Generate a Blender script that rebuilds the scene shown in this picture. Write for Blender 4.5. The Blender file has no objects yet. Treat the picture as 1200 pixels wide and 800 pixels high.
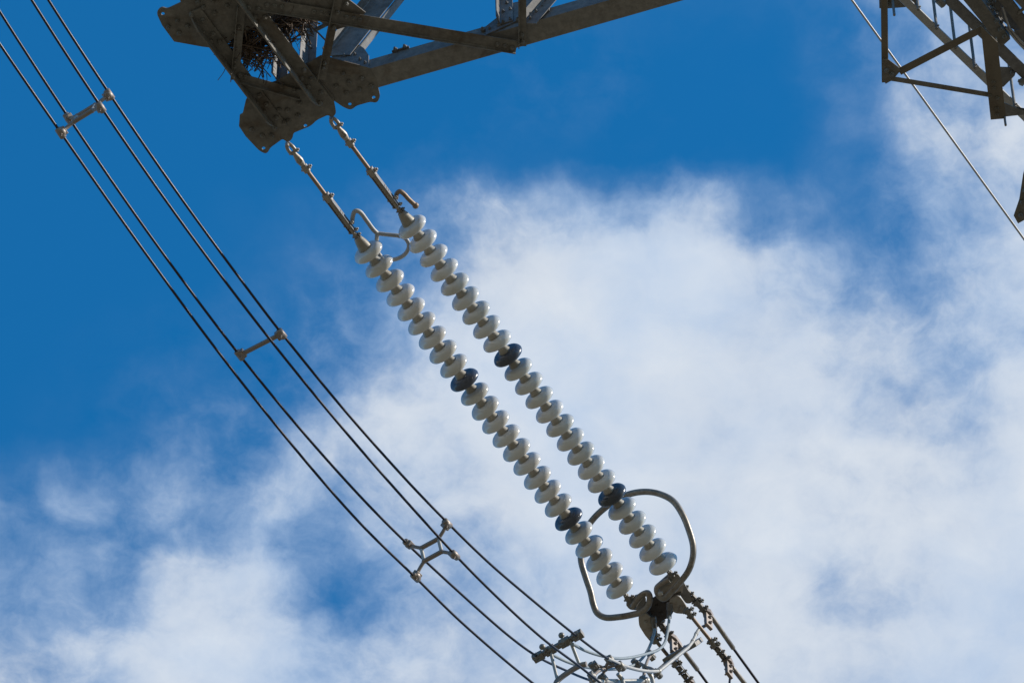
import bpy, math, random
import numpy as np
from mathutils import Vector as V
from mathutils.geometry import tessellate_polygon

R = math.radians
scene = bpy.context.scene
col = scene.collection
random.seed(7)

# ------------------------------------------------------------------ camera, sky, sun, exposure
PITCH = R(58.83)            # the camera looks up at the line
FPX = 7500.0                # focal length in photograph pixels (1200 wide)
CAM = V((0, 0, 1.6))
cam = bpy.data.cameras.new('camera')
cam.sensor_width = 36.0
cam.lens = 36.0 * FPX / 1200.0
cam.clip_start = 0.1
cam.clip_end = 20000
camo = bpy.data.objects.new('camera', cam)
camo.location = CAM
camo.rotation_euler = (R(90) + PITCH, 0, 0)
col.objects.link(camo)
scene.camera = camo
scene.view_settings.view_transform = 'Standard'
scene.view_settings.look = 'None'
scene.view_settings.gamma = 1
scene.view_settings.exposure = 0
scene.view_settings.use_curve_mapping = False
scene.render.filter_size = 1.5

SUN_EL, SUN_AZ = R(31), R(-13)            # azimuth measured from +X towards +Y
sd = V((math.cos(SUN_EL) * math.cos(SUN_AZ), math.cos(SUN_EL) * math.sin(SUN_AZ), math.sin(SUN_EL)))
sl = bpy.data.lights.new('sun', 'SUN')
sl.energy = 5.0
sl.angle = R(0.53)
sl.color = (1.0, 0.94, 0.85)
so = bpy.data.objects.new('sun', sl)
so.location = (200, 0, 300)
so.rotation_euler = sd.to_track_quat('Z', 'Y').to_euler()
col.objects.link(so)

world = bpy.data.worlds.new('World')
scene.world = world
world.use_nodes = True
nt = world.node_tree
nt.nodes.clear()


class N:
    """small helper for building node expressions"""
    def __init__(s, tree): s.t = tree
    def put(s, sock, v):
        if hasattr(v, 'is_linked'): s.t.links.new(v, sock)
        else: sock.default_value = v
    def m(s, op, a, b=0.0, c=0.0, clamp=False):
        n = s.t.nodes.new('ShaderNodeMath'); n.operation = op; n.use_clamp = clamp
        s.put(n.inputs[0], a); s.put(n.inputs[1], b); s.put(n.inputs[2], c)
        return n.outputs[0]
    def smooth(s, v, lo, hi):
        n = s.t.nodes.new('ShaderNodeMapRange'); n.interpolation_type = 'SMOOTHSTEP'
        s.put(n.inputs[0], v); s.put(n.inputs[1], lo); s.put(n.inputs[2], hi)
        return n.outputs[0]
    def noise(s, vec, scale, detail=6, rough=.55, lac=2.0, dist=0.0, w=None):
        n = s.t.nodes.new('ShaderNodeTexNoise'); n.noise_dimensions = '3D'
        s.put(n.inputs['Vector'], vec); n.inputs['Scale'].default_value = scale
        n.inputs['Detail'].default_value = detail; n.inputs['Roughness'].default_value = rough
        n.inputs['Lacunarity'].default_value = lac; n.inputs['Distortion'].default_value = dist
        return n
    def xyz(s, x, y, z=0.0):
        n = s.t.nodes.new('ShaderNodeCombineXYZ')
        s.put(n.inputs[0], x); s.put(n.inputs[1], y); s.put(n.inputs[2], z)
        return n.outputs[0]
    def sep(s, v):
        n = s.t.nodes.new('ShaderNodeSeparateXYZ'); s.put(n.inputs[0], v); return n.outputs
    def mix(s, f, a, b, mode='MIX'):
        n = s.t.nodes.new('ShaderNodeMix'); n.data_type = 'RGBA'; n.blend_type = mode
        s.put(n.inputs[0], f); s.put(n.inputs[6], a); s.put(n.inputs[7], b)
        return n.outputs[2]


w = N(nt)
sky = nt.nodes.new('ShaderNodeTexSky')
sky.sky_type = 'NISHITA'
sky.sun_disc = False
sky.sun_elevation = SUN_EL
sky.sun_rotation = R(90) - SUN_AZ
sky.altitude = 400
sky.air_density = 1.0
sky.dust_density = 0.2
sky.ozone_density = 3.0
SKY_TINT = (0.16, 1.47, 2.06, 1)         # deep, polarised blue
skyc0 = sky.outputs[0]

# a cloud layer lying on a high flat sheet: where the ray (x, y, z) meets it
tc = nt.nodes.new('ShaderNodeTexCoord')
dx, dy, dz = w.sep(tc.outputs['Generated'])
skyc = w.mix(1.0, skyc0, w.mix(w.smooth(dz, .30, .78), (0.62, 1.1, 1.45, 1), SKY_TINT), 'MULTIPLY')
dz = w.m('MAXIMUM', dz, 0.06)
U = w.m('MULTIPLY_ADD', w.m('DIVIDE', dx, dz), 6.417, 0.6)
Vv = w.m('MULTIPLY_ADD', w.m('SUBTRACT', w.m('DIVIDE', dy, dz), 0.6049), 5.491, 0.4)
P0 = w.xyz(U, Vv, 0.37)
w1 = w.noise(P0, 4.5, 5, .55)
w2 = w.noise(P0, 15.0, 4, .5)
s1 = w.sep(w1.outputs['Color'])
s2 = w.sep(w2.outputs['Color'])
def warp(base, a, b, ka, kb):
    t = w.m('MULTIPLY_ADD', w.m('SUBTRACT', a, .5), ka, base)
    return w.m('MULTIPLY_ADD', w.m('SUBTRACT', b, .5), kb, t)
Uw = warp(U, s1[0], s2[0], .07, .045)
Vw = warp(Vv, s1[1], s2[1], .07, .045)
# how much of the sky the cloud sheet covers, row by row over the sheet
ROWS = [
    (-0.1, [0, 0, 0, 0, 0, 0, .02, .05, .06, .10, .25, .40, .45]),
    (0.0,  [0, 0, 0, 0, 0, 0, .03, .05, .05, .06, .25, .38, .42]),
    (0.1,  [0, 0, 0, 0, 0, .02, .10, .10, .02, .02, .14, .42, .50]),
    (0.19, [0, 0, 0, 0, .02, .07, .05, .03, .04, .02, .10, .44, .60]),
    (0.25, [0, 0, 0, .03, .08, .47, .54, .42, .60, .22, .12, .52, .68]),
    (0.31, [0, 0, 0, .05, .20, .60, .80, .88, .92, .68, .42, .60, .70]),
    (0.4,  [0, .02, .05, .18, .46, .60, .86, .95, .94, .86, .74, .64, .68]),
    (0.5,  [.02, .05, .22, .30, .48, .58, .84, .90, .90, .84, .72, .70, .80]),
    (0.6,  [.22, .34, .48, .54, .46, .60, .80, .84, .86, .78, .60, .76, .86]),
    (0.7,  [.26, .38, .72, .64, .28, .56, .76, .82, .84, .78, .70, .82, .87]),
    (0.8,  [.40, .58, .80, .76, .62, .74, .80, .80, .82, .82, .84, .85, .88]),
    (0.95, [.55, .65, .78, .78, .72, .74, .80, .80, .80, .80, .82, .85, .88]),
]
rx = w.m('DIVIDE', w.m('ADD', Uw, 0.0), 1.2, clamp=True)
acc = None
for i, (yr, vals) in enumerate(ROWS):
    cr = nt.nodes.new('ShaderNodeValToRGB')
    cr.color_ramp.interpolation = 'B_SPLINE' if False else 'EASE'
    el = cr.color_ramp.elements
    while len(el) < len(vals): el.new(0.5)
    for k, v in enumerate(vals):
        el[k].position = k / 12.0
        el[k].color = (v, v, v, 1)
    nt.links.new(rx, cr.inputs[0])
    # hat weight between neighbouring rows
    lo = ROWS[i - 1][0] if i else yr - 1
    hi = ROWS[i + 1][0] if i + 1 < len(ROWS) else yr + 1
    up = w.smooth(Vw, lo, yr) if i else 1.0
    dn = w.m('SUBTRACT', 1.0, w.smooth(Vw, yr, hi)) if i + 1 < len(ROWS) else 1.0
    wt = w.m('MULTIPLY', up, dn)
    t = w.m('MULTIPLY', wt, cr.outputs[0])
    acc = t if acc is None else w.m('ADD', acc, t)
# beyond the mapped stretch the cover thins to scattered cloud
inside = w.m('MULTIPLY', w.m('MULTIPLY', w.smooth(U, -.9, -.2), w.m('SUBTRACT', 1.0, w.smooth(U, 1.4, 2.1))),
             w.m('MULTIPLY', w.smooth(Vv, -.9, -.2), w.m('SUBTRACT', 1.0, w.smooth(Vv, 1.1, 2.0))))
far_n = w.noise(w.xyz(U, Vv, 2.2), .9, 5, .55)
far_c = w.m('MULTIPLY', w.smooth(far_n.outputs[0], .5, .75), .8)
acc = w.m('ADD', w.m('MULTIPLY', acc, inside), w.m('MULTIPLY', far_c, w.m('SUBTRACT', 1.0, inside)))
# billow and wisp detail
Pw = w.xyz(Uw, Vw, 2.6)
f1 = w.noise(Pw, 5.5, 10, .57, 2.1)
f2 = w.noise(w.xyz(w.m('MULTIPLY', U, 0.8), Vv, 4.2), 20.0, 8, .6, 2.1, .3)
edge = w.m('MULTIPLY', w.m('MULTIPLY', acc, w.m('SUBTRACT', 1.0, acc)), 4.0)      # detail shows most at half cover
det = w.m('ADD', w.m('MULTIPLY', w.m('SUBTRACT', f1.outputs[0], .5), 1.7),
          w.m('MULTIPLY', w.m('SUBTRACT', f2.outputs[0], .5), .42))
detk = w.m('MULTIPLY', det, w.m('MULTIPLY_ADD', edge, .80, .14))
den = w.m('ADD', acc, detk, clamp=True)
den = w.m('MULTIPLY', den, w.smooth(acc, 0.0, .08))
den = w.m('ADD', w.m('MULTIPLY', den, .45), w.m('MULTIPLY', w.smooth(den, .10, .80), .55))
alpha = w.m('MULTIPLY', w.m('POWER', den, 1.05), 0.97)
# thick cloud is white, thin and shaded cloud greyer and bluer
g1 = w.noise(w.xyz(Uw, w.m('MULTIPLY', Vw, 1.2), 7.7), 3.6, 7, .55)
lit = w.m('ADD', w.m('MULTIPLY', den, .46), w.m('MULTIPLY', g1.outputs[0], .83), clamp=True)
CLOUD_DIM = (4.7, 6.1, 8.2, 1)
CLOUD_LIT = (7.3, 7.85, 8.55, 1)
cloudc = w.mix(w.smooth(lit, .55, 1.0), CLOUD_DIM, CLOUD_LIT)
final = w.mix(alpha, skyc, cloudc)
bg = nt.nodes.new('ShaderNodeBackground')
bg.inputs[1].default_value = 0.10
nt.links.new(final, bg.inputs[0])
wo = nt.nodes.new('ShaderNodeOutputWorld')
nt.links.new(bg.outputs[0], wo.inputs[0])
world.cycles.sampling_method = 'MANUAL'
world.cycles.sample_map_resolution = 512

# ------------------------------------------------------------------ materials
def material(name, base, rough=.6, metal=0.0, vary=.25, scale=9.0, stain=None, stain_amt=.4, coat=0.0, bump=0.0, bscale=60.0, spec=.5, each=0.0, fine=0.0):
    m = bpy.data.materials.new(name); m.use_nodes = True
    t = m.node_tree; n = N(t)
    b = t.nodes['Principled BSDF']
    tcn = t.nodes.new('ShaderNodeTexCoord')
    pos = tcn.outputs['Object']
    n1 = n.noise(pos, scale, 6, .6)
    f = n.m('MULTIPLY_ADD', n.m('SUBTRACT', n1.outputs[0], .5), 2 * vary, 1.0)
    c = n.mix(1.0, (*base, 1), n.xyz(f, f, f), 'MULTIPLY')
    if stain:
        n2 = n.noise(pos, scale * .45, 8, .65, dist=.6)
        c = n.mix(n.m('MULTIPLY', n.smooth(n2.outputs[0], .5, .68), stain_amt), c, (*stain, 1))
    if each:
        oi = t.nodes.new('ShaderNodeObjectInfo')
        k = n.m('MULTIPLY_ADD', oi.outputs['Random'], each, 1.0 - each * .6)
        c = n.mix(1.0, c, n.xyz(k, k, n.m('MULTIPLY_ADD', k, 1.25, -.25)), 'MULTIPLY')
    if fine:
        n4 = n.noise(pos, fine, 7, .7)
        k = n.m('MULTIPLY_ADD', n.smooth(n4.outputs[0], .32, .68), .40, .80)
        c = n.mix(1.0, c, n.xyz(k, k, k), 'MULTIPLY')
    t.links.new(c, b.inputs['Base Color'])
    r = n.m('MULTIPLY_ADD', n.m('SUBTRACT', n1.outputs[0], .5), .35, rough, clamp=True)
    t.links.new(r, b.inputs['Roughness'])
    b.inputs['Metallic'].default_value = metal
    b.inputs['Specular IOR Level'].default_value = spec
    b.inputs['Coat Weight'].default_value = coat
    b.inputs['Coat Roughness'].default_value = .05
    if bump:
        bn = t.nodes.new('ShaderNodeBump'); bn.inputs['Strength'].default_value = bump; bn.inputs['Distance'].default_value = .004
        n3 = n.noise(pos, bscale, 5, .6)
        t.links.new(n3.outputs[0], bn.inputs['Height']); t.links.new(bn.outputs[0], b.inputs['Normal'])
    return m

STEEL = material('weathered_steel', (.146, .135, .116), .70, .05, .35, 5.0, (.085, .06, .036), .8, bump=.4, fine=16.0)
CHORD = material('dull_galvanised_steel', (.172, .162, .143), .62, .08, .3, 5.0, (.10, .075, .05), .7, bump=.3, fine=14.0)
RSTEEL = material('brown_weathered_steel', (.150, .128, .098), .75, 0, .3, 6.0, (.10, .078, .055), .6, bump=.4, spec=.2)
GALV = material('light_galvanised_steel', (.36, .355, .34), .55, .1, .2, 6.0, (.2, .17, .13), .4)
STEEL2 = material('grey_galvanised_steel', (.155, .15, .143), .58, .08, .3, 6.0, (.09, .07, .05), .6, bump=.3, fine=14.0)
FIT = material('forged_fitting', (.32, .29, .245), .45, .3, .3, 25.0, (.14, .08, .045), .5)
FITD = material('dark_forged_fitting', (.21, .195, .172), .5, .4, .35, 25.0, (.07, .045, .03), .5)
YOKED = material('dark_steel', (.06, .05, .042), .6, .2, .35, 25.0, (.05, .035, .025), .5)  # darker steel colour for the middle yoke plate
RUST = material('rusty_rod', (.26, .19, .135), .55, .3, .25, 30.0, (.12, .06, .03), .6)
RING = material('weathered_tube', (.23, .20, .165), .42, .35, .2, 14.0, (.15, .10, .06), .7, fine=22.0)
CAPM = material('cap_iron', (.30, .275, .225), .5, .25, .25, 30.0, (.16, .12, .08), .4)
PORC = material('grey_porcelain_glaze', (.62, .615, .585), .16, 0, .07, 10.0, (.42, .38, .31), .35, coat=.4, each=.18)
DARK = material('dark_blue_glaze', (.048, .056, .074), .28, 0, .3, 14.0, (.06, .06, .06), .5, coat=.15, each=.5)
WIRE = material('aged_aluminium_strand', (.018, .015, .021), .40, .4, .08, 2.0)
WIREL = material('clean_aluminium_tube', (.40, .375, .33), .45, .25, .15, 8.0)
CABLE = material('pale_sheathed_cable', (.25, .275, .275), .45, .1, .12, 6.0)
SPAC = material('spacer_casting', (.25, .205, .17), .5, .3, .2, 25.0, (.2, .15, .11), .4)
EARTHW = material('bright_strand', (.34, .32, .30), .4, .4, .06, 2.0)
TWIG = material('dry_twig', (.10, .066, .043), .85, 0, .5, 8.0)
GROUND = material('dry_grass_ground', (.20, .16, .10), .95, 0, .3, .05, (.15, .14, .07), .6)

# ------------------------------------------------------------------ geometry helpers
Fw = V((0, math.cos(PITCH), math.sin(PITCH)))
Up = V((0, -math.sin(PITCH), math.cos(PITCH)))
Rt = V((1, 0, 0))

def ray(px, py):
    return Fw + Rt * ((px - 600) / FPX) - Up * ((py - 400) / FPX)

def on(px, py, point, normal):
    """the spot on a real plane in the place that is seen at this spot of the photograph"""
    r = ray(px, py)
    return CAM + r * ((point - CAM).dot(normal) / r.dot(normal))

def at_z(px, py, z):
    return on(px, py, V((0, 0, z)), V((0, 0, 1)))

# the line runs away to the lower right; strings droop three degrees
AL = R(56.522)
DR = R(3)
L0 = V((math.cos(AL), math.sin(AL), 0))
PP = V((math.sin(AL), -math.cos(AL), 0))
ZZ = V((0, 0, 1))
LL = (L0 * math.cos(DR) - ZZ * math.sin(DR)).normalized()
UU = LL.cross(PP)
UU = UU if UU.z > 0 else -UU
D1 = V((-1.456792, 32.786111, 57.550232))      # first disc of the near string
D2 = D1 + PP * 0.53545
MID = (D1 + D2) / 2

def on_p(px, py, off):
    """vertical plane along the line, off metres to the side of the string pair's middle"""
    return on(px, py, MID + PP * off, PP)

def on_s(px, py, h=0.0):
    """plane holding both strings, h metres above it"""
    return on(px, py, MID + UU * h, UU)

def frame(d, hint=None):
    d = d.normalized()
    h = hint or (ZZ if abs(d.z) < .9 else V((1, 0, 0)))
    a = (h - d * h.dot(d)).normalized()
    return d, a, d.cross(a)


class MB:
    def __init__(s): s.v = []; s.f = []; s.sm = []
    def add(s, vs, fs, smooth=False):
        o = len(s.v); s.v += [tuple(v) for v in vs]
        for f in fs:
            s.f.append(tuple(i + o for i in f)); s.sm.append(smooth)
        return s
    def prism(s, loop, vec):
        """closed polygon (list of Vectors) pushed along vec"""
        n = len(loop)
        tri = tessellate_polygon([loop])
        vs = list(loop) + [p + vec for p in loop]
        fs = [tuple(t) for t in tri] + [tuple(i + n for i in reversed(t)) for t in tri]
        fs += [(i, (i + 1) % n, (i + 1) % n + n, i + n) for i in range(n)]
        return s.add(vs, fs)
    def holed(s, loop, holes, vec):
        loops = [loop] + holes
        flat = [p for l in loops for p in l]
        n = len(flat)
        tri = tessellate_polygon(loops)
        vs = flat + [p + vec for p in flat]
        fs = [tuple(t) for t in tri] + [tuple(i + n for i in reversed(t)) for t in tri]
        o = 0
        for l in loops:
            k = len(l)
            fs += [(o + i, o + (i + 1) % k, o + (i + 1) % k + n, o + i + n) for i in range(k)]
            o += k
        return s.add(vs, fs)
    def box(s, c, ax, ay, az, hx, hy, hz, ch=0.0):
        """box with chamfered long edges"""
        if ch <= 0: ch = min(hy, hz) * .18
        pr = [(hy - ch, hz), (hy, hz - ch), (hy, -hz + ch), (hy - ch, -hz), (-hy + ch, -hz), (-hy, -hz + ch), (-hy, hz - ch), (-hy + ch, hz)]
        loop = [c - ax * hx + ay * a + az * b for a, b in pr]
        return s.prism(loop, ax * 2 * hx)
    def tube(s, pts, r, n=10, cap=True, radii=None):
        ring = []; prev = None
        m = len(pts)
        for i, p in enumerate(pts):
            d = (pts[min(i + 1, m - 1)] - pts[max(i - 1, 0)]).normalized()
            if prev is None: _, a, b = frame(d)
            else:
                a = (prev - d * prev.dot(d)).normalized(); b = d.cross(a)
            prev = a
            rr = radii[i] if radii else r
            ring.append([p + (a * math.cos(2 * math.pi * k / n) + b * math.sin(2 * math.pi * k / n)) * rr for k in range(n)])
        vs = [v for q in ring for v in q]
        fs = []
        for i in range(m - 1):
            for k in range(n):
                k2 = (k + 1) % n
                fs.append((i * n + k, i * n + k2, (i + 1) * n + k2, (i + 1) * n + k))
        s.add(vs, fs, True)
        if cap:
            s.add(ring[0], [tuple(reversed(range(n)))]); s.add(ring[-1], [tuple(range(n))])
        return s
    def lathe(s, c, ax, prof, n=32):
        """prof: (radius, distance along ax)"""
        d, a, b = frame(ax)
        vs = []; fs = []
        for r, z in prof:
            for k in range(n):
                t = 2 * math.pi * k / n
                vs.append(c + d * z + (a * math.cos(t) + b * math.sin(t)) * r)
        for i in range(len(prof) - 1):
            for k in range(n):
                k2 = (k + 1) % n
                fs.append((i * n + k, i * n + k2, (i + 1) * n + k2, (i + 1) * n + k))
        return s.add(vs, fs, True)
    def ball(s, c, r, n=14, stretch=None, k=1.0):
        ax = stretch or ZZ
        m = 8
        prof = [(r * math.sin(math.pi * i / m) + 1e-5, -r * k * math.cos(math.pi * i / m)) for i in range(m + 1)]
        return s.lathe(c, ax, prof, n)
    def bolt(s, p, nrm, r=.026, h=.036):
        d, a, b = frame(nrm)
        t0 = random.random() * 2
        lo = [p + (a * math.cos(t0 + math.pi * k / 3) + b * math.sin(t0 + math.pi * k / 3)) * r for k in range(6)]
        hi = [q + d * h * .75 for q in lo]
        top = [p + d * h + (q - p) * .72 for q in lo]
        vs = lo + hi + top
        fs = [(k, (k + 1) % 6, (k + 1) % 6 + 6, k + 6) for k in range(6)] + [(k + 6, (k + 1) % 6 + 6, (k + 1) % 6 + 12, k + 12) for k in range(6)] + [tuple(range(12, 18))]
        s.add(vs, fs)
        return s.tube([p + d * h, p + d * (h + .014)], r * .45, 8)
    def angle(s, p0, p1, a, b, wa, wb, t=.014):
        """rolled L section, heel from p0 to p1, legs along a and b"""
        d = (p1 - p0).normalized()
        a = (a - d * a.dot(d)).normalized(); b = (b - d * b.dot(d)); b = (b - a * b.dot(a)).normalized()
        e = t * .5
        pr = [(0, 0), (wa - e, 0), (wa, e), (wa, t), (t * 1.6, t), (t, t * 1.6), (t, wb), (e, wb), (0, wb - e)]
        return s.prism([p0 + a * x + b * y for x, y in pr], p1 - p0)
    def build(s, name, mat, parent=None):
        me = bpy.data.meshes.new(name)
        me.from_pydata(s.v, [], s.f)
        me.polygons.foreach_set('use_smooth', s.sm)
        me.materials.append(mat)
        import bmesh
        bm = bmesh.new(); bm.from_mesh(me); bmesh.ops.recalc_face_normals(bm, faces=bm.faces); bm.to_mesh(me); bm.free()
        me.update()
        o = bpy.data.objects.new(name, me); col.objects.link(o)
        if parent:
            o.parent = parent
            o.matrix_parent_inverse = world_of(parent).inverted()
        return o

from mathutils import Matrix
def world_of(o):
    m = Matrix.LocRotScale(o.location, o.rotation_euler, o.scale)
    if o.parent: m = world_of(o.parent) @ o.matrix_parent_inverse @ m
    return m

def tag(o, label=None, cat=None, group=None, kind=None):
    if label: o['label'] = label
    if cat: o['category'] = cat
    if group: o['group'] = group
    if kind: o['kind'] = kind
    return o

def empty(name, loc, label, cat, group=None):
    o = bpy.data.objects.new(name, None); col.objects.link(o)
    o.location = loc; o.empty_display_size = .2
    return tag(o, label, cat, group)

def spline(pts, n=10):
    """Catmull-Rom (centripetal spacing is not needed at these spacings)"""
    out = []
    q = [pts[0] * 2 - pts[1]] + list(pts) + [pts[-1] * 2 - pts[-2]]
    for i in range(1, len(q) - 2):
        p0, p1, p2, p3 = q[i - 1], q[i], q[i + 1], q[i + 2]
        d0 = (p1 - p0).length ** .5 + 1e-6; d1 = (p2 - p1).length ** .5 + 1e-6; d2 = (p3 - p2).length ** .5 + 1e-6
        m1 = (p2 - p1) + ((p1 - p0) / d0 - (p2 - p0) / (d0 + d1)) * d1
        m2 = (p2 - p1) + ((p3 - p2) / d2 - (p3 - p1) / (d1 + d2)) * d1
        for k in range(n):
            t = k / n
            out.append(p1 * (2 * t**3 - 3 * t**2 + 1) + m1 * (t**3 - 2 * t**2 + t) + p2 * (-2 * t**3 + 3 * t**2) + m2 * (t**3 - t**2))
    out.append(pts[-1])
    return out

def rounded(poly, seg=6):
    """polygon of (x, y[, radius]) with rounded corners -> list of (x, y)"""
    out = []
    n = len(poly)
    for i, p in enumerate(poly):
        r = p[2] if len(p) > 2 else 0
        if not r: out.append((p[0], p[1])); continue
        a = poly[i - 1]; b = poly[(i + 1) % n]
        P = V((p[0], p[1])); A = (V((a[0], a[1])) - P); B = (V((b[0], b[1])) - P)
        ra = min(r, A.length * .48); rb = min(r, B.length * .48)
        s0 = P + A.normalized() * ra; s1 = P + B.normalized() * rb
        for k in range(seg + 1):
            t = k / seg
            q = s0 * (1 - t)**2 + P * 2 * t * (1 - t) + s1 * t * t
            out.append((q.x, q.y))
    return out

def circle_px(cx, cy, r, n=12, z=0.0, plane=None):
    return [plane(cx + r * math.cos(2 * math.pi * k / n), cy + r * .93 * math.sin(2 * math.pi * k / n)) for k in range(n)]

# ------------------------------------------------------------------ ground
g = MB()
g.add([V((-9000, -9000, 0)), V((9000, -9000, 0)), V((9000, 9000, 0)), V((-9000, 9000, 0))], [(0, 1, 2, 3)])
tag(g.build('ground', GROUND), kind='structure')

# ------------------------------------------------------------------ transmission tower
Z0 = 57.615                                   # underside of the arm's bottom plates
TC = V((9.2, 29.2, 0))                        # foot of the tower, off to the right
tower = empty('transmission_tower', TC, 'weathered steel lattice tower, its riveted crossarms reaching in at the top', 'transmission tower')
DOWN = -ZZ

def plate(name, poly, z, t=.016, holes=(), bolts=(), hr=2.1, mat=STEEL, below=True):
    m = MB()
    f = lambda x, y: at_z(x, y, z)
    loop = [f(x, y) for x, y in rounded(poly)]
    hl = [circle_px(x, y, hr, plane=f) for x, y in holes]
    if hl: m.holed(loop, hl, ZZ * t)
    else: m.prism(loop, ZZ * t)
    for x, y in bolts: m.bolt(f(x, y), DOWN)
    return m.build(name, mat, tower)

# bottom gusset plates of the arm tip
plate('gusset_plate', [(183, 15, 5), (189, 8, 4), (196, 10.5, 3), (212, 3), (205, -14), (262, -45), (345, -45), (330, 12), (303, 29), (271, 47), (262, 58), (237, 55), (204, 49), (190, 30)],
      Z0 + .012, holes=[(191, 16.5)], bolts=[(208, 24), (197.5, 31), (210, 38), (220, 30), (238.5, 8), (266, 6), (251.5, 14.5), (250, 0), (232, 2)])
plate('gusset_plate', [(281, 135), (284.5, 133), (288, 118), (296, 104), (322, 96), (338, 87), (360, 78), (390, 112), (391.5, 119), (394, 133, 3), (389.5, 138, 3), (384, 135, 2), (371, 141, 4), (364, 148, 5), (356, 151, 3), (344, 156, 2), (342.5, 163, 3), (337.5, 167, 3), (331, 163, 2), (317, 173, 3), (312.5, 181, 5), (304, 177, 5), (288, 160), (280, 148)],
      Z0, holes=[(309, 174), (358, 147.5)],
      bolts=[(350.5, 120), (349, 134.5), (336.5, 128.5), (338, 141), (295, 151), (307.5, 158), (327, 128), (318, 158)])
plate('gusset_plate', [(352, 79), (376, 65.5), (388, 68), (426, 78), (434, 80), (440, 90), (443, 101), (445.5, 113, 3), (442, 121, 5), (434, 119.5, 3), (418, 124, 3), (411, 129.5, 5), (402, 125.5, 3), (391, 118), (372, 104)],
      Z0 + .022, holes=[(410, 122.5), (438, 114.5)],
      bolts=[(394, 100), (409, 95.5), (424, 91), (406, 108), (421, 104), (435, 100), (380, 79), (402, 86)])
plate('gusset_plate', [(330, -20), (395, -28), (409, 0), (428.5, 15), (413, 29), (395, 35), (381, 29.5), (366, 20), (346, 14)], Z0 - .012, bolts=[(406, 4), (398, 27)])

def member(name, heel0, heel1, a, b, wa, wb, t=.014, bolts=(), mat=STEEL, bz=None, bn=None):
    m = MB(); m.angle(heel0, heel1, a, b, wa, wb, t)
    for x, y in bolts: m.bolt(at_z(x, y, bz), bn or DOWN)
    return m.build(name, mat, tower)

def cross_beam(l0, l1, r0, r1, z, hang, clip, bolts, top_off=False):
    """angle under the plates: flat leg between the two edges, hanging leg along the left edge with clipped ends"""
    A0, A1 = at_z(*l0, z), at_z(*l1, z)
    B0, B1 = at_z(*r0, z), at_z(*r1, z)
    m = MB()
    t = .016
    m.prism([A0, A1, B1, B0], -ZZ * t)
    d = (A1 - A0).normalized()
    n = ZZ.cross(d).normalized()
    if n.dot(PP) < 0: n = -n
    z1 = -ZZ * (t + .002)
    loop = [A0 + z1, A1 + z1, A1 + z1 - d * clip - ZZ * (hang - .03), A1 + z1 - d * (clip + .06) - ZZ * hang, A0 + z1 + d * (clip + .06) - ZZ * hang, A0 + z1 + d * clip - ZZ * (hang - .03)]
    m.prism(loop, n * t)
    for x, y in bolts: m.bolt(at_z(x, y, z - t), DOWN)
    return m.build('end_beam', STEEL, tower)

cross_beam((221, 15), (322.5, 149), (235, 8.5), (336, 145), Z0 - .004, .13, .11,
           [(224.5, 17), (238, 23), (238.5, 38), (250, 39), (247, 48), (257.5, 48.5), (304, 111), (300.5, 120), (312, 121.5), (309, 130), (323.5, 137), (322, 149), (333, 143)])
cross_beam((250, -44), (374.5, 124), (266, -48), (390, 117.5), Z0 - .026, .13, .11,
           [(291.5, 8.5), (303, 9.5), (299.5, 19), (310.5, 19.5), (357, 82), (353.5, 91.5), (365, 92), (361.5, 101), (376, 107.5), (375.5, 120)])

mz = Z0 - .030
member('horizontal_brace', at_z(276, 93, mz), at_z(351, 114, mz), V((0, -1, 0)), DOWN, .085, .07, .011, [(281, 87.5), (288, 89), (330, 100), (345, 105)], bz=mz)
mz = Z0 - .020
member('horizontal_brace', at_z(278, 6, mz), at_z(270, 93, mz), V((1, 0, 0)), DOWN, .085, .06, .010, [(280, 31), (276, 70), (275, 77)], bz=mz)
mz = Z0 - .052
member('horizontal_brace', at_z(395, -20, mz), at_z(371.5, 92, mz), V((1, 0, 0)), DOWN, .085, .07, .010, [(395.5, 14), (391, 31), (380, 73), (378.5, 79)], bz=mz)
mz = Z0 - .034
member('horizontal_brace', at_z(300, 10.5, mz), at_z(604, 61.5, mz), V((0, -1, 0)), DOWN, .135, .05, .012,
       [(313, 5), (322, 6), (330, 7), (368, 13), (376.5, 14), (384, 15.5), (406, 19), (414.5, 20.5), (422, 22), (583, 51), (592, 53), (600, 55)], bz=mz)
mz = Z0 - .018
member('horizontal_brace', at_z(607.5, 54, mz), at_z(607, -45, mz), V((1, 0, 0)), DOWN, .08, .07, .010, [(611, 40), (612, 48)], bz=mz)

# the long lower chord: flat leg below, upright leg on the near side
cz = Z0 + .004
c0, c1 = at_z(427, 82.5, cz + .02), at_z(980, -76, cz + .02)
cd = (c1 - c0).normalized()
cn = V((-cd.y, cd.x, 0))                       # towards the far side
chord_end = c0 + cd * 11.5
ch = MB(); ch.angle(c0, chord_end, cn, ZZ, .235, .20, .018)
for s in (1.25, 1.42, 1.62): ch.bolt(c0 + cd * s + ZZ * .10, -cn)
ch.build('lower_chord', CHORD, tower)
cp = MB()
q = c0 + cd * .30 + ZZ * .205
cp.box(q + cd * .08, cd, cn, ZZ, .09, .02, .008)
cp.bolt(q + cd * .03 + cn * -.001, -cn); cp.bolt(q + cd * .13, -cn)
cp.build('clip_bar', STEEL2, tower)

def on_chord(px, py, off=0.0):
    return on(px, py, c0 - cn * off, cn)

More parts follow.
